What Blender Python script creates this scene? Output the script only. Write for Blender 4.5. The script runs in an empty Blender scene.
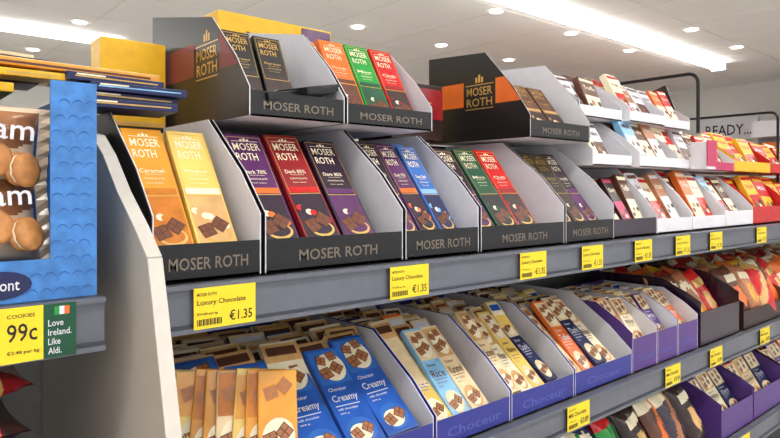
import bpy, bmesh, math, random
from mathutils import Matrix, Vector
random.seed(7)
H = 1.5
S = bpy.context.scene
S.view_settings.view_transform = 'Standard'

# ---------------- materials ----------------
_m = {}
def mat(name, col, rough=0.5, metal=0.0, emit=0.0, var=0.06, scale=40.0, bump=0.0, spec=0.4):
    if name in _m: return _m[name]
    m = bpy.data.materials.new(name); m.use_nodes = True
    nt = m.node_tree; b = nt.nodes['Principled BSDF']
    b.inputs['Roughness'].default_value = rough
    b.inputs['Metallic'].default_value = metal
    b.inputs['Specular IOR Level'].default_value = spec
    tc = nt.nodes.new('ShaderNodeTexCoord')
    n = nt.nodes.new('ShaderNodeTexNoise'); n.inputs['Scale'].default_value = scale
    nt.links.new(tc.outputs['Object'], n.inputs['Vector'])
    r = nt.nodes.new('ShaderNodeValToRGB')
    c = col
    r.color_ramp.elements[0].position = 0.3; r.color_ramp.elements[1].position = 0.7
    r.color_ramp.elements[0].color = (c[0]*(1-var), c[1]*(1-var), c[2]*(1-var), 1)
    r.color_ramp.elements[1].color = (min(1, c[0]*(1+var)), min(1, c[1]*(1+var)), min(1, c[2]*(1+var)), 1)
    nt.links.new(n.outputs['Fac'], r.inputs['Fac'])
    nt.links.new(r.outputs['Color'], b.inputs['Base Color'])
    if emit:
        b.inputs['Emission Color'].default_value = (c[0], c[1], c[2], 1)
        b.inputs['Emission Strength'].default_value = emit
    if bump:
        bp = nt.nodes.new('ShaderNodeBump'); bp.inputs['Strength'].default_value = bump; bp.inputs['Distance'].default_value = 0.004
        nt.links.new(n.outputs['Fac'], bp.inputs['Height']); nt.links.new(bp.outputs['Normal'], b.inputs['Normal'])
    _m[name] = m
    return m
def s(r, g, b):
    f = lambda v: ((v/255)/12.92 if v/255 <= 0.04045 else (((v/255)+0.055)/1.055)**2.4)
    return (f(r), f(g), f(b))
BLACK = mat('card_black', s(26,24,26), 0.35)
WHITE = mat('card_white', s(222,219,224), 0.7, var=0.03)
GOLD = mat('foil_gold', s(205,165,90), 0.3, 0.35)
CREAM = mat('cream', s(240,226,194), 0.4)
LIPTXT = mat('lip_text', s(124,112,98), 0.5)
ORANGE = mat('orange', s(226,108,40), 0.3)
REDBR = mat('redbrown', s(120,45,42), 0.45)
CARAMEL = mat('caramel', s(224,152,44), 0.22, spec=0.7, var=.10, scale=25)
CARAMELD = mat('caramel_dark', s(194,116,38), 0.25, var=.15, scale=50)
VANILLA = mat('vanilla', s(236,200,104), 0.22, spec=0.7, var=.08, scale=25)
CHOC = mat('choc', s(82,44,28), 0.3)
CHOCL = mat('choc_light', s(112,62,38), 0.3, var=.2, scale=150)
MILK = mat('milk_choc', s(168,108,70), 0.3, var=.15, scale=150)
PURPLE = mat('purple', s(88,40,92), 0.2, spec=0.7, var=.15, scale=25)
DPURP = mat('deep_purple', s(44,26,46), 0.2, spec=0.7, var=.2, scale=40)
RED = mat('red', s(200,32,34), 0.25, var=.1)
DRED = mat('dark_red', s(142,28,34), 0.2, spec=0.7, var=.15, scale=25)
GREEN = mat('green', s(40,148,60), 0.25)
DGREEN = mat('dark_green', s(20,75,50), 0.35, var=.15)
BLUE = mat('blue', s(50,105,185), 0.2, spec=0.7, var=.12, scale=25)
LBLUE = mat('light_blue', s(130,182,220), 0.3, var=.12)
CBLUE = mat('choc_blue', s(38,88,176), 0.2, spec=0.7, var=.15, scale=30)
TBLUE = mat('tray_blue', s(50,54,136), 0.4)
TPURP = mat('tray_purple', s(84,54,124), 0.4)
TTXT = mat('tray_text', s(84,92,170), 0.5)
NAVY = mat('navy', s(30,36,80), 0.3)
BROWN = mat('brown', s(95,55,38), 0.35, var=.15)
DBROWN = mat('dark_brown', s(48,28,24), 0.35, var=.15)
PINK = mat('pink', s(190,60,100), 0.45)
TAGY = mat('label_yellow', s(240,208,40), 0.5, var=0.02)
INK = mat('ink', s(25,25,28), 0.6)
RAIL = mat('rail_grey', s(104,106,116), 0.35, 0.2, var=0.04)
RAILD = mat('rail_dark', s(66,68,78), 0.4, 0.2)
METAL = mat('shelf_metal', s(140,138,136), 0.45, 0.3)
PANEL = mat('panel_beige', s(190,180,167), 0.55, var=0.03, scale=8)
PANELE = mat('panel_edge', s(205,198,188), 0.5, var=0.02)
BOXBLUE = mat('box_blue', s(66,122,188), 0.45, var=0.18, scale=60)
BOXBLUED = mat('box_blue_dark', s(42,90,160), 0.5)
YELLOW = mat('yellow', s(234,180,32), 0.4)
BEIGE = mat('beige', s(230,204,160), 0.32, var=.1)
TAN = mat('tan', s(212,165,105), 0.32, var=.12)
COOKIE = mat('cookie', s(186,126,72), 0.5, var=0.18, scale=90, bump=0.3)
FILM = mat('film_printed', s(222,196,164), 0.12, var=0.16, scale=14, spec=0.9)
FILMB = mat('film_brown', s(150,98,62), 0.12, var=0.25, scale=30, spec=0.9)
PIPE = mat('black_pipe', s(28,28,30), 0.35, 0.4)

# ---------------- builder ----------------
_cb = {}
def cbox_geo(w, h, t, c):
    k = (round(w,4), round(h,4), round(t,4), c)
    if k not in _cb:
        bm = bmesh.new(); bmesh.ops.create_cube(bm, size=1)
        bmesh.ops.scale(bm, vec=(w, h, t), verts=bm.verts)
        bmesh.ops.bevel(bm, geom=list(bm.edges), offset=c, segments=2, affect='EDGES', profile=0.5)
        bm.verts.index_update()
        _cb[k] = ([v.co.copy() for v in bm.verts], [[v.index for v in f.verts] for f in bm.faces]); bm.free()
    return _cb[k]
_tx = {}
def text_geo(t):
    if t not in _tx:
        cu = bpy.data.curves.new('t', 'FONT'); cu.body = t; cu.resolution_u = 2; cu.offset = 0.008
        o = bpy.data.objects.new('t', cu); S.collection.objects.link(o)
        bpy.context.view_layer.update()
        me = o.to_mesh()
        vs = [v.co.copy() for v in me.vertices]; fs = [list(p.vertices) for p in me.polygons]
        o.to_mesh_clear(); bpy.data.objects.remove(o); bpy.data.curves.remove(cu)
        x0 = min(v.x for v in vs); x1 = max(v.x for v in vs); y0 = min(v.y for v in vs); y1 = max(v.y for v in vs)
        vs = [Vector(((v.x-x0)/(x1-x0), (v.y-y0)/(y1-y0), 0)) for v in vs]
        _tx[t] = (vs, fs)
    return _tx[t]
class B:
    def __init__(s_): s_.v = []; s_.f = []; s_.m = []; s_.mats = []; s_.sm = []
    def add(s_, vs, fs, m, M=None, smooth=False):
        o = len(s_.v)
        s_.v += [(M @ Vector(v)) if M else Vector(v) for v in vs]
        if m not in s_.mats: s_.mats.append(m)
        i = s_.mats.index(m)
        for f in fs: s_.f.append([o+a for a in f]); s_.m.append(i); s_.sm.append(smooth)
    def box(s_, x0, x1, y0, y1, z0, z1, m, M=None, c=0.0):
        if c:
            vs, fs = cbox_geo(x1-x0, y1-y0, z1-z0, c)
            T = Matrix.Translation(((x0+x1)/2, (y0+y1)/2, (z0+z1)/2))
            s_.add(vs, fs, m, (M @ T) if M else T); return
        vs = [(x,y,z) for x in (x0,x1) for y in (y0,y1) for z in (z0,z1)]
        s_.add(vs, [[0,1,3,2],[4,6,7,5],[0,4,5,1],[2,3,7,6],[0,2,6,4],[1,5,7,3]], m, M)
    def rect(s_, u0, u1, v0, v1, z, m, M, rot=0):
        c = Vector(((u0+u1)/2, (v0+v1)/2, z)); R = Matrix.Rotation(rot, 3, 'Z')
        pts = [c + R @ Vector((du*(u1-u0)/2, dv*(v1-v0)/2, 0)) for du, dv in ((-1,-1),(1,-1),(1,1),(-1,1))]
        s_.add(pts, [[0,1,2,3]], m, M)
    def disc(s_, u, v, ru, rv, z, m, M, n=18):
        s_.add([(u+ru*math.cos(a*2*math.pi/n), v+rv*math.sin(a*2*math.pi/n), z) for a in range(n)], [list(range(n))], m, M)
    def prism(s_, prof, x0, x1, m, M=None):
        n = len(prof)
        vs = [(x0,y,z) for y,z in prof] + [(x1,y,z) for y,z in prof]
        fs = [list(range(n))[::-1], list(range(n, 2*n))] + [[i,(i+1)%n,(i+1)%n+n,i+n] for i in range(n)]
        s_.add(vs, fs, m, M)
    def text(s_, t, u0, v0, w, h, z, m, M):
        vs, fs = text_geo(t)
        s_.add([(u0+p.x*w, v0+p.y*h, z) for p in vs], fs, m, M)
    def pillow(s_, w, h, t, m, M, n=14, crimp=True, pic=None):
        vs = []
        def bulge(u, v):
            b = (max(0,1-abs(u)**3)**0.6)*(max(0,1-abs(v)**4)**0.6)
            return b*(1+0.12*math.sin(u*9+v*5)*math.sin(v*7-u*3))
        for side in (1,-1):
            for j in range(n+1):
                for i in range(n+1):
                    u = -1+2*i/n; v = -1+2*j/n
                    vs.append((u*w/2*(1-0.04*(1-v*v)), v*h/2*(1-0.06*(1-u*u)), side*t/2*bulge(u,v)))
        fs = []
        N = (n+1)*(n+1)
        for j in range(n):
            for i in range(n):
                a = j*(n+1)+i
                fs.append([a,a+1,a+n+2,a+n+1]); fs.append([N+a,N+a+n+1,N+a+n+2,N+a+1])
        groups = {}
        for k, f in enumerate(fs):
            cell = k//2; i = cell % n; j = cell//n; mm = m
            if pic: mm = pic(i/(n-1), j/(n-1)) or m
            groups.setdefault(mm, []).append(f)
        for mm, F in groups.items(): s_.add(vs, F, mm, M, True)
        if crimp:
            for sd in (-1, 1):
                k = 12; cv = []
                for i in range(k+1):
                    v = -h/2+h*i/k
                    cv.append((sd*w/2*0.99, v, 0.0)); cv.append((sd*(w/2+0.012), v, 0.002*(-1)**i))
                s_.add(cv, [[2*i,2*i+1,2*i+3,2*i+2] for i in range(k)], m, M)
    def done(s_, name):
        # drop vertices no face uses, then build the mesh
        used = sorted({i for f in s_.f for i in f}); mp = {a: i for i, a in enumerate(used)}
        V = [s_.v[i] for i in used]; F = [[mp[i] for i in f] for f in s_.f]
        lo = Vector([min(v[i] for v in V) for i in range(3)]); hi = Vector([max(v[i] for v in V) for i in range(3)])
        o0 = Vector(((lo.x+hi.x)/2, (lo.y+hi.y)/2, lo.z))
        me = bpy.data.meshes.new(name)
        me.from_pydata([v-o0 for v in V], [], F)
        for mm in s_.mats: me.materials.append(mm)
        me.polygons.foreach_set('material_index', s_.m); me.polygons.foreach_set('use_smooth', s_.sm); me.update()
        o = bpy.data.objects.new(name, me); o.location = o0 + Vector((0,0,H)); S.collection.objects.link(o)
        return o

def lean(x, y, z, a, yaw=0.0, roll=0.0):
    up = Vector((0, math.sin(a), math.cos(a))); X = Vector((1,0,0)); N = X.cross(up)
    M = Matrix((X, up, N)).transposed().to_4x4()
    return Matrix.Translation((x,y,z)) @ Matrix.Rotation(yaw,4,'Z') @ M @ Matrix.Rotation(roll,4,'Z')
def frontM(x, y, z): return lean(x, y, z, 0.0)
def leftM(x, y, z):
    M = Matrix((Vector((0,-1,0)), Vector((0,0,1)), Vector((-1,0,0)))).transposed().to_4x4()
    return Matrix.Translation((x,y,z)) @ M

def blocks(b, w, v0, v1, M, dark=CHOC, lite=CHOCL, z=0.0011, k=2, rot=0.35, sc=1.0):
    hh = v1-v0
    for i in range(k):
        cx = w*(0.32+0.34*i) if k < 3 else w*(.25+.25*i); cy = v0+hh*(0.42+0.18*(i%2)); q = min(w*0.2, hh*0.28)*sc
        rr = rot+.5*(i%2)
        b.rect(cx-q, cx+q, cy-q, cy+q, z+0.0003*i, dark, M, rr)
        for a in (-1,1):
            for c in (-1,1):
                R = Matrix.Rotation(rr,2); d = R @ Vector((a*q*.47, c*q*.47))
                b.rect(cx+d.x-q*.40, cx+d.x+q*.40, cy+d.y-q*.40, cy+d.y+q*.40, z+0.00015+0.0003*i, lite, M, rr)
def luxbar(b, M, w, h, t, st, detail=True):
    bg, low, tc, line, acc = st
    b.box(0, w, 0, h, -t, 0, bg, M, c=0.001)
    if not detail: return
    z = 0.0004
    b.rect(w*.05, w*.95, h*.03, h*.43, z, low, M)
    b.rect(w*.05, w*.95, h*.43, h*.437, z*1.6, GOLD, M)
    b.rect(w*.05, w*.062, h*.43, h*.97, z*1.6, GOLD, M); b.rect(w*.938, w*.95, h*.43, h*.97, z*1.6, GOLD, M)
    b.rect(w*.05, w*.95, h*.965, h*.97, z*1.6, GOLD, M)
    b.text('MOSER', w*.14, h*.84, w*.72, h*.070, z*2, tc, M)
    b.text('ROTH', w*.14, h*.745, w*.57, h*.070, z*2, tc, M)
    b.rect(w*.14, w*.86, h*.925, h*.930, z*2, tc, M)
    for i in range(3): b.rect(w*(.38+.09*i), w*(.44+.09*i), h*.932, h*(.948+.008*(i==1)), z*2, tc, M)
    b.text(line, w*.18, h*.62, w*.60, h*.034, z*2, tc, M)
    b.rect(w*.3, w*.7, h*.605, h*.608, z*2, tc, M)
    b.text('CHOCOLATE', w*.24, h*.565, w*.50, h*.015, z*2, tc, M)
    b.text('finest quality', w*.28, h*.53, w*.40, h*.012, z*2, tc, M)
    b.rect(w*.05, w*.95, h*.445, h*.495, z*1.5, acc, M)
    for i in range(7):
        b.disc(w*(.16+.11*i), h*(.31-.02*i+.012*(i%2)), w*.10, h*.026, z*1.8+i*.00004, (acc, low, CREAM)[i % 3], M, 12)
    b.disc(w*.55, h*.12, w*.34, h*.065, z*1.9, GOLD, M)
    b.disc(w*.55, h*.125, w*.28, h*.05, z*2.1, low, M)
    blocks(b, w, h*.05, h*.30, M, sc=.9)
def milkbar(b, M, w, h, t, st, detail=True):
    bg, accent, tc, line = st[:4]
    b.box(0, w, 0, h, -t, 0, bg, M, c=0.001)
    if not detail: return
    z = 0.0004
    b.rect(w*.06, w*.94, h*.62, h*.97, z, accent, M)
    b.disc(w*.55, h*.79, w*.38, h*.15, z*1.5, CREAM, M)
    blocks(b, w, h*.64, h*.86, M, CHOC, MILK, k=2, rot=0.25, z=0.0009, sc=.9)
    blocks(b, w, h*.78, h*.98, M, CHOC, MILK, k=2, rot=-0.35, z=0.0016, sc=.8)
    b.text(line, w*.12, h*.42, w*.72, h*.085, z*2, tc, M)
    b.text('Choceur', w*.14, h*.545, w*.5, h*.035, z*2, tc, M)
    b.rect(w*.12, w*.80, h*.395, h*.402, z*2, tc, M)
    b.text('milk chocolate', w*.14, h*.355, w*.55, h*.02, z*2, tc, M)
    b.text('200 g', w*.14, h*.315, w*.25, h*.016, z*2, tc, M)
    b.disc(w*.5, h*.15, w*.40, h*.12, z, accent, M)
    b.disc(w*.45, h*.13, w*.30, h*.08, z*1.4, CREAM, M)
    blocks(b, w, h*.04, h*.24, M, CHOC, MILK, k=2, z=0.0012, sc=.85)
def packbox(b, M, w, h, t, st, detail=True):
    bg, accent, tc, line = st[:4]
    b.box(0, w, 0, h, -t, 0, bg, M, c=0.0015)
    if not detail: return
    b.rect(w*.05, w*.95, h*.05, h*.50, .0004, accent, M)
    b.rect(w*.05, w*.95, h*.88, h*.95, .0004, accent, M)
    b.text(line, w*.14, h*.66, w*.7, h*.11, .0008, tc, M)
    for i in range(4): b.disc(w*(.2+.2*i), h*(.20+.10*(i%2)), w*.12, w*.12, .0009+.0001*i, [CHOC,MILK,CREAM,DBROWN][i], M, 12)

def tray(name, x0, x1, y0, z0, depth, height, lip, sf, slope, out, inn, title=None, stripe=None, tcol=LIPTXT, rise=0.0):
    b = B(); t = 0.003
    y1 = y0+depth
    prof = [(y0,z0),(y0,z0+sf),(y0+slope*.35,z0+sf+(height-sf)*.42),(y0+slope,z0+height),(y1,z0+height+rise),(y1,z0)]
    for xa, xb, m in ((x0,x0+t/2,out),(x0+t/2,x0+t,inn),(x1-t,x1-t/2,inn),(x1-t/2,x1,out)):
        b.prism(prof, xa, xb, m)
    b.box(x0+t, x1-t, y0, y1, z0, z0+t, inn)
    b.box(x0+t, x1-t, y1-t, y1, z0+t, z0+height+rise*.3, out)
    b.box(x0+t, x1-t, y0, y0+t*.5, z0, z0+lip, out)
    b.box(x0+t, x1-t, y0+t*.5, y0+t, z0, z0+lip-.0005, inn)
    W = x1-x0
    if title:
        tw = min(W*.72, .15)
        b.text(title, (W-tw)/2, lip*.28, tw, min(.017, lip*.34), 0.0006, tcol, frontM(x0, y0, z0))
    if stripe:
        za, zb = .085, .145
        def ys(z):
            p = [(sf,0),(sf+(height-sf)*.42, slope*.35),(height,slope)]
            for (a,ya),(c,yc) in zip(p,p[1:]):
                if z <= c: return y0+ya+(yc-ya)*(z-a)/(c-a)
            return y0+slope
        X = x0-.0006
        ly0, ly1 = y0+slope*.75, y0+slope*.75+.10
        b.add([(X,ly0,z0+za),(X,ys(za),z0+za),(X,ys(zb),z0+zb),(X,ly0,z0+zb)], [[0,1,2,3]], stripe)
        b.add([(X,y1,z0+za),(X,ly1,z0+za),(X,ly1,z0+zb),(X,y1,z0+zb)], [[0,1,2,3]], stripe)
        M = leftM(X, ly1-.01, z0+za)
        b.text('MOSER', 0, .024, .08, .020, 0, GOLD, M); b.text('ROTH', 0, -.002, .08, .020, 0, GOLD, M)
        for k in range(3): b.rect(.028+k*.009, .034+k*.009, .055, .068+.006*(k==1), 0, GOLD, M)
        b.rect(-.004,.084,.049,.051,0,GOLD,M); b.rect(-.004,.084,-.009,-.007,0,GOLD,M)
    return b.done(name)

def fill(name, x0, x1, y0, z0, a, L, styles, fn, rows=5, dy=.03, t=.012, seed=0, back=None, gap=.006, mess=0.0):
    random.seed(seed); b = B(); n = len(styles); w = (x1-x0)/n
    for i, st in enumerate(styles):
        for r in range(rows):
            if st is None: continue
            jit = random.uniform(-.002,.002); ww = w-gap
            M = lean(x0+i*w+gap/2+jit, y0+r*dy+random.uniform(-.002,.002), z0+.001+random.uniform(0,mess*.25), a+random.uniform(-mess,mess)*1.2, roll=random.uniform(-.014-mess,.014+mess*.3))
            q = st if r == 0 or not back else random.choice(back)
            fn(b, M, ww, L*random.uniform(.985-mess,1.01), t, q, detail=(r == 0))
            if r > 0:
                b.rect(0, ww, L*.80, L*.97, .0004, q[1] if fn is not luxbar else q[0], M)
                b.rect(ww*.1, ww*.9, L*.86, L*.94, .0008, q[2], M)
    return b.done(name)

# ---------------- room ----------------
cz = 2.2
FLOOR = mat('floor_tile', s(205,202,196), 0.25, var=0.05, scale=3)
CEIL = mat('ceiling_paint', s(240,238,234), 0.9, var=0.01, scale=2)
WALL = mat('wall_paint', s(218,215,209), 0.8, var=0.03, scale=2)
b = B(); b.box(-8, 14.2, -6, 13.2, -H-.1, -H, FLOOR); b.done('floor')
b = B(); b.box(-8, 14.2, -6, 13.2, cz, cz+.1, CEIL); b.done('ceiling')
b = B(); b.box(14, 14.2, -6, 13, -H, cz, WALL); b.done('wall_right')
b = B(); b.box(-8, 14.2, 13, 13.2, -H, cz, WALL); b.done('wall_back')
JO = mat('ceiling_joint', s(224,220,214), 0.9)
b = B()
for k in range(-3, 12): b.box(k*1.2-.006, k*1.2+.006, -1, 13, cz-.003, cz-.0002, JO)
for k in range(-1, 11): b.box(-4, 14, k*1.2-.006, k*1.2+.006, cz-.0035, cz-.0002, JO)
b.done('trim_1')
TUBE = mat('tube_glow', (1,0.995,0.985), 0.5, emit=15, var=0)
HOUS = mat('lamp_housing', s(235,235,232), 0.5)
for (xa, xb, y) in ((-3,11.4,4.4),(-6,2.95,9.5),(-4,9,-.6),(-4,8,-3.6),(4.8,13,11.3)):
    b = B(); b.box(xa, xb, y-.10, y+.10, cz-.085, cz-.055, TUBE)
    b.box(xa-.03, xa, y-.12, y+.12, cz-.12, cz-.002, HOUS); b.box(xb, xb+.03, y-.12, y+.12, cz-.12, cz-.002, HOUS)
    for k in range(int(xb-xa)): b.box(xa+k+.5-.01, xa+k+.5+.01, y-.01, y+.01, cz-.055, cz-.001, HOUS)
    b.done('fluorescent_ceiling_light')
SPOT = mat('spot_glow', (1,0.95,0.88), 0.5, emit=9, var=0)
for (y, xs) in ((4.9,(5.99,7.63,9.27)),(6.6,(5.16,6.77,8.4)),(3.7,(8.7,10.3)),(8.8,(2.26,3.9,7.2)),(11,(2.15,5.4))):
    for x in xs:
        b = B(); seg = 20
        for (r0, r1, zz, m) in ((0,.085,cz-.006,SPOT),(.085,.115,cz-.012,HOUS)):
            vs = [(x+r*math.cos(a*2*math.pi/seg), y+r*math.sin(a*2*math.pi/seg), zz) for r in (max(r0,.001), r1) for a in range(seg)]
            b.add(vs, [[i,(i+1)%seg,(i+1)%seg+seg,i+seg] for i in range(seg)], m)
        b.done('recessed_downlight')
b = B(); b.box(13.9, 14, 4.6, 5.75, 1.05, 1.5, WHITE)
b.text('READY...', .08, .1, .9, .22, .002, INK, leftM(13.9, 5.7, 1.05)); b.done('wall_sign')
b = B(); b.box(13.3, 14, -1, 4.4, -H, 1.1, METAL)
for k in range(5):
    z = -1.2+k*.45
    for j in range(18):
        m = random.choice([RED,YELLOW,WHITE,BLUE,GREEN,ORANGE,BEIGE]); y = -.9+j*.29
        b.box(13.1, 13.32, y, y+.24, z, z+.3, m)
b.box(12.95, 13.3, -1, 4.4, 1.0, 1.3, WHITE); b.done('wall_chiller_cabinet')
b = B(); b.box(-6, 13, 12.2, 13, -H, .9, METAL)
for k in range(5):
    for j in range(50):
        m = random.choice([RED,YELLOW,WHITE,BLUE,GREEN,ORANGE,BEIGE]); x = -5.9+j*.37
        b.box(x, x+.3, 12.05, 12.2, -1.3+k*.43, -1.0+k*.43, m)
b.done('wall_shelving_unit')
b = B()
b.box(6.5, 12.5, 5.2, 6.2, -H, .35, METAL)
for j in range(20):
    m = random.choice([RED,YELLOW,WHITE,RED,ORANGE,YELLOW])
    b.box(6.5+j*.3, 6.76+j*.3, 5.1, 5.6, .35, .35+random.uniform(.25,.6), m)
b.done('promotional_gondola')

# ---------------- gondola structure ----------------
D = .75
def rail(name, xa, xb, z0, z1, y=D):
    b = B()
    b.box(xa, xb, y+.004, y+.014, z0, z1, RAIL)
    b.box(xa, xb, y-.002, y+.004, z1-.006, z1, RAIL); b.box(xa, xb, y-.002, y+.004, z0, z0+.006, RAIL)
    b.box(xa, xb, y+.002, y+.0045, z0+.006, z0+.010, RAILD)
    return b
def shelf(name, xa, xb, zt, depth=1.5):
    b = rail(name, xa, xb, zt-.061, zt)
    b.box(xa, xb, D+.014, depth, zt-.024, zt-.004, METAL)
    b.box(xa, xb, D+.014, D+.02, zt-.061, zt-.024, RAILD)
    return b.done(name)
SU, SL, ST = -.119, -.459, -.775
shelf('gondola_shelf', .283, 5, SU, 1.55)
for z in (SL, ST, -1.09): shelf('gondola_shelf', .283, 5, z, 1.235)
for z in (SU-.003, SL, ST, -1.09): shelf('gondola_shelf', -1.6, .22, z, 1.235)
b = B(); b.box(-1.6, 5, 1.24, 1.27, -H, SU-.03, METAL); b.done('gondola_back_panel')
b = B(); b.box(-1.6, .24, .80, 1.235, -H, -1.36, RAILD); b.box(.28, 5, .80, 1.235, -H, -1.36, RAILD); b.done('gondola_plinth')
prof = [(1.235,-H),(.64,-H),(.64,-.34),(.66,-.27),(.70,-.13),(.716,-.079),(.76,-.045),(.82,-.005),(.88,.045),(.93,.075),(.99,.085),(1.235,.085)]
b = B(); b.prism(prof, .256, .270, PANEL)
for (p, q) in zip(prof[1:-1], prof[2:]):
    d = Vector((0,q[0]-p[0],q[1]-p[1])); n = Vector((0,-d.z,d.y)).normalized()*.003
    if n.y > 0: n = -n
    P = [Vector((x,p[0],p[1])) for x in (.2545,.2715)]; Q = [Vector((x,q[0],q[1])) for x in (.2545,.2715)]
    vs = [P[0],P[1],Q[1],Q[0],P[0]+n,P[1]+n,Q[1]+n,Q[0]+n]
    b.add(vs, [[0,1,2,3],[7,6,5,4],[0,4,5,1],[1,5,6,2],[2,6,7,3],[3,7,4,0]], PANELE)
b.done('gondola_divider_panel')

def label(x, zt, w, l1, l2, price, y=D):
    b = B(); h = .052; M = frontM(x, y-.0025, zt-.057)
    b.box(0, w, 0, h, -.0005, .0005, TAGY, M)
    b.text(l1, w*.05, h*.80, w*.30, h*.08, .0009, INK, M)
    b.text(l2, w*.05, h*.54, w*.78, h*.17, .0009, INK, M)
    b.text(price, w*.56, h*.12, w*.38, h*.26, .0009, INK, M)
    for i in range(14): b.rect(w*(.05+i*.028), w*(.062+i*.028+.008*(i%2)), h*.08, h*.24, .0009, INK, M)
    b.text('€10.80 per kg', w*.05, h*.32, w*.32, h*.08, .0009, INK, M)
    b.done('price_label')
for x in (.324,.65,.987,1.206,1.44,1.66,1.88,2.25,2.6): label(x, SU, .086, 'MOSER ROTH', 'Luxury Chocolate', '€1.35')
for x in (1.15,1.6,1.88,2.28,2.7): label(x, SL, .086, 'CHOCEUR', 'Milk Chocolate', '€0.89')
for x in (1.7,2.1,2.5): label(x, ST, .086, 'CHOCEUR', 'Chocolate', '€1.19')
zt = SU-.003-.0595
b = B(); M = frontM(.06, D-.0025, zt); b.box(0, .096, 0, .058, -.0005, .0005, TAGY, M)
b.text('99c', .062, .022, .028, .019, .0009, INK, M); b.text('€2.48 per kg', .062, .008, .030, .005, .0009, INK, M)
b.text('COOKIES', .062, .047, .026, .004, .0009, INK, M); b.done('price_label')
b = B(); M = frontM(.1565, D-.0025, zt); b.box(0, .032, 0, .058, -.0005, .0005, DGREEN, M)
b.rect(.010,.015,.046,.055,.0009,GREEN,M); b.rect(.015,.020,.046,.055,.0010,WHITE,M); b.rect(.020,.025,.046,.055,.0011,ORANGE,M)
for i, t in enumerate(('Love','Ireland.','Like','Aldi.')): b.text(t, .004, .034-i*.010, (.015,.023,.012,.013)[i], .007, .0009, WHITE, M)
b.done('price_label')

# ---------------- upper shelf, bottom row ----------------
A = math.radians(38)
cara = (CARAMEL, CARAMELD, CREAM, 'Caramel', CARAMELD); vani = (VANILLA, TAN, CREAM, 'Madagascar', CREAM)
pur = (PURPLE, DPURP, CREAM, 'Dark 70%', ORANGE); red = (DRED, DPURP, CREAM, 'Dark 85%', RED); dk = (DPURP, PURPLE, CREAM, 'Dark 85%', PURPLE)
blu = (BLUE, NAVY, CREAM, 'Sea Salt', LBLUE); rd = (RED, DBROWN, CREAM, 'Chilli', DRED); blk = (BLACK, DBROWN, GOLD, 'Espresso', DBROWN)
grn = (GREEN, DGREEN, CREAM, 'Mint', DGREEN); org = (ORANGE, BROWN, CREAM, 'Orange', BROWN); brn = (BROWN, DBROWN, GOLD, 'Truffle', TAN)
dg = (DGREEN, BLACK, CREAM, 'Mint', DGREEN)
Z1 = SU+.001
rowA = [(.283,.438,[cara,vani],.026),(.442,.708,[pur,red,dk],.038),(.712,.903,[dk,pur,blu],.036),(.907,1.188,[dk,dg,rd,],.070),(1.192,1.400,[blk,blk,dk],.03)]
for i, (xa, xb, st, mg) in enumerate(rowA):
    tray('display_tray', xa, xb, .78, Z1, .36, .232, .048, .085, .17, BLACK, WHITE, 'MOSER ROTH')
    fill('chocolate_bars', xa+.004, xb-mg, .792, Z1+.032, A, .222, st, luxbar, rows=6, dy=.026, seed=i, gap=.009 if i == 1 else .004, mess=.012)
# ---------------- second row ----------------
Z2 = Z1+.233
tray('display_tray', .46, .645, .86, Z2, .40, .178, .040, .045, .13, BLACK, WHITE, 'MOSER ROTH', REDBR, rise=.055)
fill('chocolate_bars', .466, .585, .905, Z2+.012, math.radians(26), .160, [blk,blk], luxbar, rows=5, dy=.03, seed=11)
tray('display_tray', .648, .858, .86, Z2, .36, .175, .036, .045, .13, BLACK, WHITE, 'MOSER ROTH')
fill('chocolate_bars', .653, .842, .875, Z2+.012, math.radians(30), .180, [org,grn,rd], luxbar, rows=5, dy=.03, seed=12)
b = B()
for k, (x, r) in enumerate(((.54,.25),(.585,-.2),(.61,.3))):
    M = Matrix.Translation((x,.866,Z2+.035+k*.008)) @ Matrix.Rotation(r,4,'Z') @ Matrix.Rotation(-.20,4,'Y')
    b.box(-.05,.04,0,.07,0,.012,BLACK,M,c=.001); b.rect(-.04,.03,.01,.055,.0125,DBROWN,M); b.rect(-.03,.01,.02,.03,.013,GOLD,M)
b.done('chocolate_bars')
tray('display_tray', 1.144, 1.39, .84, Z2+.004, .32, .210, .040, .050, .13, BLACK, WHITE, 'MOSER ROTH', ORANGE, rise=.012)
fill('chocolate_bars', 1.15, 1.36, .865, Z2+.02, math.radians(38), .16, [brn,brn,brn], luxbar, rows=4, dy=.03, seed=13)
b = B(); b.box(.90,1.06,1.03,1.15,Z2,Z2+.13,DBROWN,c=.002)
b.box(.90,1.06,1.029,1.03,Z2+.05,Z2+.12,DRED); b.text('Truffles',.02,.075,.10,.02,.002,GOLD,frontM(.90,1.0285,Z2)); b.done('chocolate_box')
b = B(); b.box(.335,.452,1.17,1.23,SU-.003,.275,YELLOW,c=.002); b.box(.335,.45,1.169,1.17,.12,.125,TAN); b.done('cardboard_carton')
b = B(); b.box(.62,.93,1.30,1.45,SU-.003,.405,YELLOW,c=.002)
b.text('choco', .02,.47,.20,.035,.002,BROWN,frontM(.63,1.298,SU-.02)); b.box(.84,.925,1.297,1.299,.34,.40,PURPLE); b.done('cardboard_carton')

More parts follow.
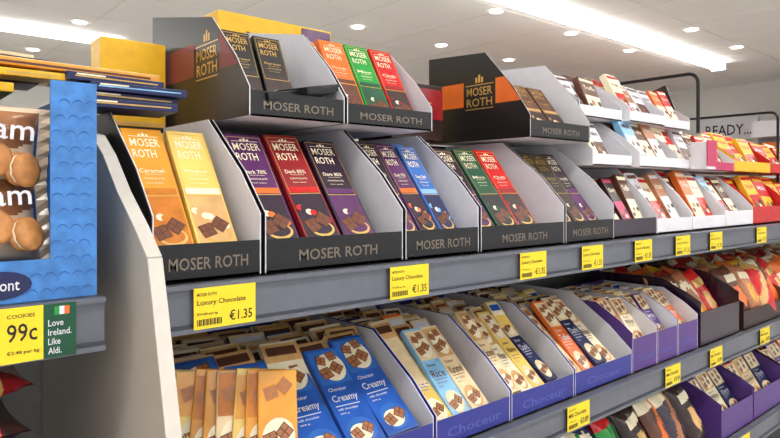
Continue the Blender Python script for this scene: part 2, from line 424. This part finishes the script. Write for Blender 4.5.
# ---------------- left bay ----------------
zb = SU-.002
b = B(); xa, xb = -.45, .214
y = .765
b.prism([(y,zb),(y,.122),(y+.38,.122),(y+.38,zb)], xb-.003, xb, BOXBLUE)
b.prism([(y,zb),(y,.122),(y+.38,.122),(y+.38,zb)], xa, xa+.003, BOXBLUE)
b.box(xa, xb, y+.377, y+.38, zb, .122, BOXBLUED); b.box(xa, xb, y, y+.38, zb, zb+.003, BOXBLUE)
b.box(xa, xb, y-.003, y, zb, zb+.045, BOXBLUE)
b.prism([(y-.003,zb+.045),(y-.003,.122),(y,.122),(y,zb+.045)], xb-.048, xb, BOXBLUE)
for k in range(13):
    for j in range(-8 if k < 2 else 0, 3):
        cx, cz0 = xb-.038+j*.014+.004*math.sin(k*1.7), zb+.004+k*.0175
        n = 6; pts = [(cx+.0065*math.cos(math.pi*i/n+.4*math.sin(k+j)), y-.0036, cz0+.008*math.sin(math.pi*i/n+.4*math.sin(k+j))) for i in range(n+1)]
        for p, q in zip(pts, pts[1:]):
            b.add([p,q,(q[0],q[1],q[2]+.0012),(p[0],p[1],p[2]+.0012)], [[0,1,2,3]], BOXBLUED)
b.disc(.118, .020, .030, .015, 0.0005, NAVY, frontM(0, y-.0040, zb)); b.text('elmont', .098, .014, .038, .012, .0010, WHITE, frontM(0, y-.0040, zb))
b.done('display_box')
b = B()
def cookie(M, mm, rr, sq=1.15):
    n = 22
    ring = lambda q, zz: [(rr*q*(1+.04*math.cos(a*11*2*math.pi/n))*math.cos(a*2*math.pi/n), rr*q*sq*math.sin(a*2*math.pi/n), zz) for a in range(n)]
    vs = [(0,0,.0035)]+ring(.8,.003)+ring(1.0,.001)+ring(1.0,-.004)
    fs = [[0,1+i,1+(i+1)%n] for i in range(n)]
    for r_ in (0,1): fs += [[1+r_*n+i,1+(r_+1)*n+i,1+(r_+1)*n+(i+1)%n,1+r_*n+(i+1)%n] for i in range(n)]
    b.add(vs, fs, mm, M, True)
for k, (z, hh) in enumerate(((-.034,.104),(.052,.094))):
    for (x, ww) in ((.072,.185),(-.13,.20)):
        M = lean(x, y+.052, z, math.radians(6)*(1-2*k), roll=.05*(-1)**k)
        def pic(u, v, k=k):
            return FILMB if ((v > .52+.08*math.sin(u*7)) and v < .95) else None
        b.pillow(ww, hh, .07, FILM, M, n=36, crimp=True, pic=pic)
        for j in range(6):
            cx = .070-.030*j; cyy = -.022+.010*(j%2)
            tilt = (.55,.25)[j%2]
            for (dz, mm, rr) in ((.0345,COOKIE,.0165),(.0385,CREAM,.015),(.0425,COOKIE,.0165)):
                Mc = M @ Matrix.Translation((cx+(dz-.0345)*.8, cyy, dz-.003)) @ Matrix.Rotation(tilt,4,'Y') @ Matrix.Rotation(-.2,4,'X')
                cookie(Mc, mm, rr)
        b.text('Cream', -.012, .010, .092, .024, .0405, WHITE, M)
b.done('cookie_packs')
# flat bars lying on top
b = B()
b.box(-.25,.155,.90,1.06,.123,.135,YELLOW,c=.0015); b.box(-.25,.13,.89,1.05,.136,.147,BEIGE,c=.0015)
for k in range(4):
    z = .115+k*.0118; x = .232+.008*(k%3)-.012*(k==3)
    M = Matrix.Translation((x, .91+.006*(k%2), z)) @ Matrix.Rotation((-.06,.05,-.03,.06)[k],4,'Z')
    b.box(0,.135,0,.09,0,.0112,NAVY,M,c=.001)
    b.box(.01,.125,-.0006,0,.005,.0068,GOLD if k != 2 else LBLUE,M); b.box(.012,.05,-.0007,0,.0075,.0095,CREAM,M)
for k,(x0,x1,m) in enumerate(((.0,.135,NAVY),(.14,.22,YELLOW))):
    b.box(x0,x1,.915+.01*k,.97,.1485,.158,m,c=.001); b.rect(x0+.01,x1-.01,.003,.006,0,GOLD,frontM(0,.9145+.01*k,.1485))
b.box(-.25,.12,.925,1.09,.163,.174,CARAMEL,c=.0015)
M = Matrix.Translation((.13,.93,.163)) @ Matrix.Rotation(.05,4,'Z'); b.box(0,.225,0,.16,0,.011,CARAMEL,M,c=.0015); b.box(.01,.21,-.0006,0,.003,.006,BROWN,M)
b.box(-.25,.2,.985,1.06,.1485,.162,BROWN,c=.001)
b.done('chocolate_bars')
b = B(); M = Matrix.Translation((0,1.0,.176)) @ Matrix.Rotation(.03,4,'Y')
b.box(-.2,.24,0,.12,0,.018,DBROWN,M,c=.001); b.box(-.2,.20,.02,.12,.018,.026,BEIGE,M,c=.001); b.done('chocolate_box')
b = B()
for k in range(6):
    z = SL+.030+k*.042
    M = Matrix.Translation((-.01+.006*(k%2),.85+.006*(k%3),z)) @ Matrix.Rotation(.03*(-1)**k,4,'Z') @ Matrix.Rotation(.04*math.sin(k*2),4,'Y')
    def pp(u, v, k=k):
        if v < .10: return (YELLOW, RED, GOLD)[k % 3] if .45 < u < .92 else None
        if v < .30: return (YELLOW if .6 < u < .8 else (RED if .8 <= u < .9 else None)) if k % 2 == 0 else (CREAM if .55 < u < .85 else None)
        return None
    b.pillow(.32,.16,.050,[NAVY,DBROWN,DRED][k%3],M,n=22,pic=pp,crimp=False)
b.done('biscuit_multipacks')

# ---------------- lower shelf ----------------
Z3 = SL+.001
AL = math.radians(50)
cb = (CBLUE, BLUE, WHITE, 'Creamy'); cy = (VANILLA, CREAM, CBLUE, 'Nut'); cl = (LBLUE, BEIGE, BROWN, 'Rice'); cbg = (BEIGE, TAN, BROWN, 'Karamel')
cor = (ORANGE, BEIGE, WHITE, 'Toffee'); cnv = (NAVY, BEIGE, WHITE, 'Dark'); cwh = (CREAM, TAN, BROWN, 'White'); cpu = (TPURP, BEIGE, WHITE, 'Milk')
ctn = (TAN, CREAM, BROWN, 'Crisp'); cgo = (VANILLA, BEIGE, BROWN, 'Honey')
BK = [cwh, cbg, ctn, cy, cor, cbg, cnv, cwh]
def ltray(xa, xb, st, m, seed, title='Choceur', h=.185, rows=11, L=.215, inn=WHITE, mg=.004, lip=.05, back=BK):
    tray('display_tray', xa, xb, .77, Z3, .40, h, lip, lip+.01, .17, m, inn, title, tcol=TTXT)
    fill('chocolate_bars', xa+.010, xb-mg, .784, Z3+.035, AL, L, st, milkbar, rows=rows, dy=.022, t=.011, seed=seed, back=back, gap=.004, mess=.05)
ltray(.285,.772,[cbg,cb,cb,cb,cb,cb],TBLUE,21,back=[cb,cbg,cwh,cbg,cwh,cnv,ctn],mg=.02)
ltray(.776,.985,[cy,cl,cbg],TBLUE,22,mg=.040)
ltray(.988,1.21,[cbg,cwh,cgo,cnv],TBLUE,23,mg=.040)
ltray(1.213,1.467,[cbg,cor,cnv,cwh],TBLUE,24,mg=.040)
def ltray2(xa, xb, st, seed):
    tray('display_tray', xa, xb, .77, Z3, .30, .165, .085, .10, .10, TPURP, WHITE, 'Choceur', tcol=TTXT)
    fill('chocolate_bars', xa+.004, xb-.006, .79, Z3+.05, math.radians(40), .14, st, milkbar, rows=8, dy=.026, t=.011, seed=seed, back=BK, mess=.04)
ltray2(1.47,1.60,[cor,cwh],25); ltray2(1.603,1.72,[cbg,cpu],26); ltray2(1.723,1.85,[cwh,cor],27)
# caramel bars fanned in the front left of the tray
b = B()
for k in range(9):
    M = lean(.306+k*.0155, .776+(8-k)*.0125, Z3+.058+.002*(k%3), math.radians(20), yaw=-.30, roll=-.13+.03*(k%3))
    w_ = .058
    b.box(0,w_,0,.146-.004*(k%3),-.012,0,(CARAMEL,BEIGE,VANILLA,CARAMEL)[k%4],M,c=.0015)
    b.rect(.002,w_-.002,.075,.136,.0004,CARAMELD if k%2 else CARAMEL,M)
    b.disc(.030,.045,.024,.026,.0004,CREAM,M)
    blocks(b,w_,.02,.072,M,CHOC,MILK,k=2,z=.0008,sc=.85)
    blocks(b,w_,.085,.135,M,CARAMELD,MILK,k=2,z=.0008,sc=.85)
for k in range(9):
    b.box(.312+k*.0155,.355+k*.0155,.785+(8-k)*.0125,.795+(8-k)*.0125,Z3+.004,Z3+.056,BROWN)
b.done('caramel_bars')
def bags(name, xs, yy, zz, cols, w, h, t, seed):
    random.seed(seed)
    b = B()
    for i, x in enumerate(xs):
        c = cols[i % len(cols)]
        M = lean(x, yy+random.uniform(-.01,.02), zz+h/2*.9, math.radians(30), yaw=random.uniform(-.3,.3), roll=random.uniform(-.25,.25))
        kk = random.randint(0,2)
        def pic(u, v, kk=kk, c=c):
            if kk == 0: return c[1] if (u-.5)**2+(v-.35)**2 < .05 else (c[2] if .68 < v < .80 and .2 < u < .8 else None)
            if kk == 1: return c[2] if v > .55+.15*math.sin(u*5) and v < .75+.1*math.sin(u*5) else (c[1] if v < .3 else None)
            return c[1] if abs(u-v) < .18 else (c[2] if v > .8 else None)
        b.pillow(w, h, t, c[0], M, n=20, crimp=False, pic=pic)
    return b.done(name)
cols = [(BROWN,ORANGE,CREAM),(MILK,CARAMEL,CREAM),(RED,TAN,GOLD),(ORANGE,BROWN,CREAM),(RED,CREAM,YELLOW),(CREAM,ORANGE,RED)]
tray('display_tray', 1.87, 2.16, .77, Z3, .36, .19, .10, .13, .12, DPURP, DPURP)
tray('display_tray', 2.20, 2.6, .77, Z3, .36, .15, .06, .09, .15, DBROWN, BROWN)
for r in range(4):
    bags('chocolate_bags', [1.93+.085*k for k in range(3)], .85+r*.07, Z3+.025, cols[r:]+cols[:r], .10, .19, .05, r)
    bags('chocolate_bags', [2.27+.10*k for k in range(4)], .83+r*.07, Z3+.025, cols[r%3:]+cols[:r%3], .12, .19, .055, 10+r)
    bags('chocolate_bags', [2.68+.13*k for k in range(8)], .83+r*.07, Z3+.01, cols[r%2+2:]+cols[:r%2+2], .15, .20, .06, 20+r)
# third shelf contents
Z4 = ST+.001
for i, (xa, xb, m) in enumerate(((.30,.62,TBLUE),(.63,.95,BROWN),(.96,1.25,DGREEN),(2.02,2.28,TPURP),(2.29,2.6,TPURP),(2.62,3.0,DBROWN))):
    tray('display_tray', xa, xb, .77, Z4, .36, .18, .09, .11, .15, m, m)
    fill('chocolate_bars', xa+.004, xb-.004, .80, Z4+.03, math.radians(35), .15, [[cpu,cwh,cnv],[cor,cbg,cnv],[cwh,cpu,cor]][i%3], milkbar, rows=7, dy=.035, seed=40+i, back=BK, mess=.04)
cg = [(DGREEN,GREEN,CREAM),(NAVY,DGREEN,CREAM),(GREEN,DGREEN,RED)]
for r in range(4):
    bags('sweet_bags', [1.31+.1*k for k in range(3)], .84+r*.085, Z4+.01, cg, .12, .19, .05, 30+r)
    bags('sweet_bags', [1.62+.1*k for k in range(4)], .84+r*.085, Z4+.01, [(DBROWN,TAN,CREAM),(BROWN,ORANGE,CREAM),(DPURP,MILK,CREAM)], .12, .19, .05, 35+r)

# ---------------- far upper boxes ----------------
w1 = (WHITE, BROWN, BROWN, 'Praline'); w2 = (BROWN, CREAM, CREAM, 'Truffle'); w3 = (DBROWN, PINK, CREAM, 'Cherry'); w4 = (CREAM, RED, DRED, 'Nougat'); w5 = (RED, CREAM, CREAM, 'Cherry')
w6 = (MILK, WHITE, CREAM, 'Hazel'); w7 = (LBLUE, WHITE, BROWN, 'Milk'); w8 = (ORANGE, CREAM, CREAM, 'Toffee')
FB = [w1,w2,w4,w6,w1,w8,w5]
def far(xa, xb, y, z, h, lip, out, st, seed, inn=WHITE, L=.13, rows=5, mg=.02):
    tray('display_tray', xa, xb, y, z, .26, h, lip, lip+.01, .12, out, inn)
    fill('chocolate_boxes', xa+.004, xb-mg, y+.02, z+.012, math.radians(30), L, st, packbox, rows=rows, dy=.032, t=.02, seed=seed, back=FB if out is WHITE else None, mess=.07)
far(1.403,1.64,.79,Z1,.17,.045,DPURP,[w3,w5,w3,w2],51,L=.15)
far(1.643,1.86,.79,Z1,.18,.04,WHITE,[w1,w4,w6],52,L=.17)
far(1.863,2.10,.79,Z1,.18,.04,WHITE,[w2,w8,w4],53,L=.17)
far(2.103,2.34,.79,Z1,.17,.05,WHITE,[w7,w4,w2],54,L=.17)
ry = (RED, YELLOW, WHITE, 'Milk'); yr = (YELLOW, RED, RED, 'Nut')
far(2.343,2.70,.79,Z1,.17,.06,RED,[ry,yr,ry],55,RED,L=.17)
far(2.703,3.1,.79,Z1,.17,.06,YELLOW,[yr,ry,yr],56,RED,L=.17)
far(3.103,3.6,.79,Z1,.17,.06,RED,[ry,yr,ry],57,RED,L=.17)
Z5 = Z1+.182
far(1.42,1.62,.85,Z5,.13,.03,WHITE,[w2,w1],61,L=.12,mg=.06)
far(1.625,1.86,.83,Z5,.13,.03,WHITE,[w7,w2,w6],62,L=.14)
far(1.865,2.10,.85,Z5,.13,.03,WHITE,[w4,w5,w1],63,L=.14)
far(2.105,2.34,.85,Z5,.12,.03,PINK,[w2,w5,w4],64,L=.13)
far(2.343,2.70,.85,Z5,.13,.04,YELLOW,[yr,ry,yr],65,RED,L=.14)
far(2.703,3.1,.85,Z5,.10,.04,RED,[ry,yr,ry],66,RED,L=.13)
Z6 = Z5+.132
far(1.44,1.66,.90,Z6,.12,.03,WHITE,[w1,w2],71,L=.13,mg=.05)
far(1.665,1.88,.88,Z6,.12,.03,WHITE,[w4,w6,w1],72,L=.14)
far(1.885,2.1,.90,Z6,.11,.03,WHITE,[w1,w8,w5],73,L=.12)
b = B(); b.box(1.98,2.05,.795,.798,Z5+.01,Z5+.09,PINK); b.box(1.983,2.047,.798,.848,Z5+.001,Z5+.085,WHITE); b.done('chocolate_box')

def pipe(name, pts, r=.0055):
    cu = bpy.data.curves.new(name, 'CURVE'); cu.dimensions = '3D'; cu.bevel_depth = r; cu.bevel_resolution = 3
    sp = cu.splines.new('POLY'); sp.points.add(len(pts)-1)
    for i, p in enumerate(pts): sp.points[i].co = (p[0], p[1], p[2]+H, 1)
    o = bpy.data.objects.new(name, cu); cu.materials.append(PIPE); S.collection.objects.link(o); return o
def arch(x, ya, yb, z0, z1, r=.03):
    pts = [(x,ya,z0)]
    for i in range(7):
        a = math.pi/2*i/6; pts.append((x, ya+r-r*math.cos(a), z1-r+r*math.sin(a)))
    for i in range(7):
        a = math.pi/2*i/6; pts.append((x, yb-r+r*math.sin(a), z1-r+r*math.cos(a)))
    pts.append((x, yb, SU)); return pts
pipe('sign_holder_frame', arch(2.02,.84,1.38,.18,.37))
pipe('sign_holder_frame', arch(2.95,.90,1.45,.02,.33))
b = B(); M = Matrix.Translation((2.125,.95,.25)) @ Matrix.Rotation(-.35,4,'X'); b.box(-.004,.004,0,.10,0,.12,DBROWN,M); b.done('shelf_sign')

# ---------------- light, camera ----------------
w = bpy.data.worlds.new('World'); S.world = w; w.use_nodes = True
w.node_tree.nodes['Background'].inputs[0].default_value = (.96,.98,1,1)
w.node_tree.nodes['Background'].inputs[1].default_value = 1.2
cam = bpy.data.cameras.new('Camera'); co = bpy.data.objects.new('Camera', cam); S.collection.objects.link(co)
cam.sensor_width = 36; cam.lens = 620/780*36; cam.shift_y = -29/780; cam.clip_start = .02
co.location = (0,0,H); co.rotation_euler = (math.pi/2, 0, math.radians(-41))
S.camera = co
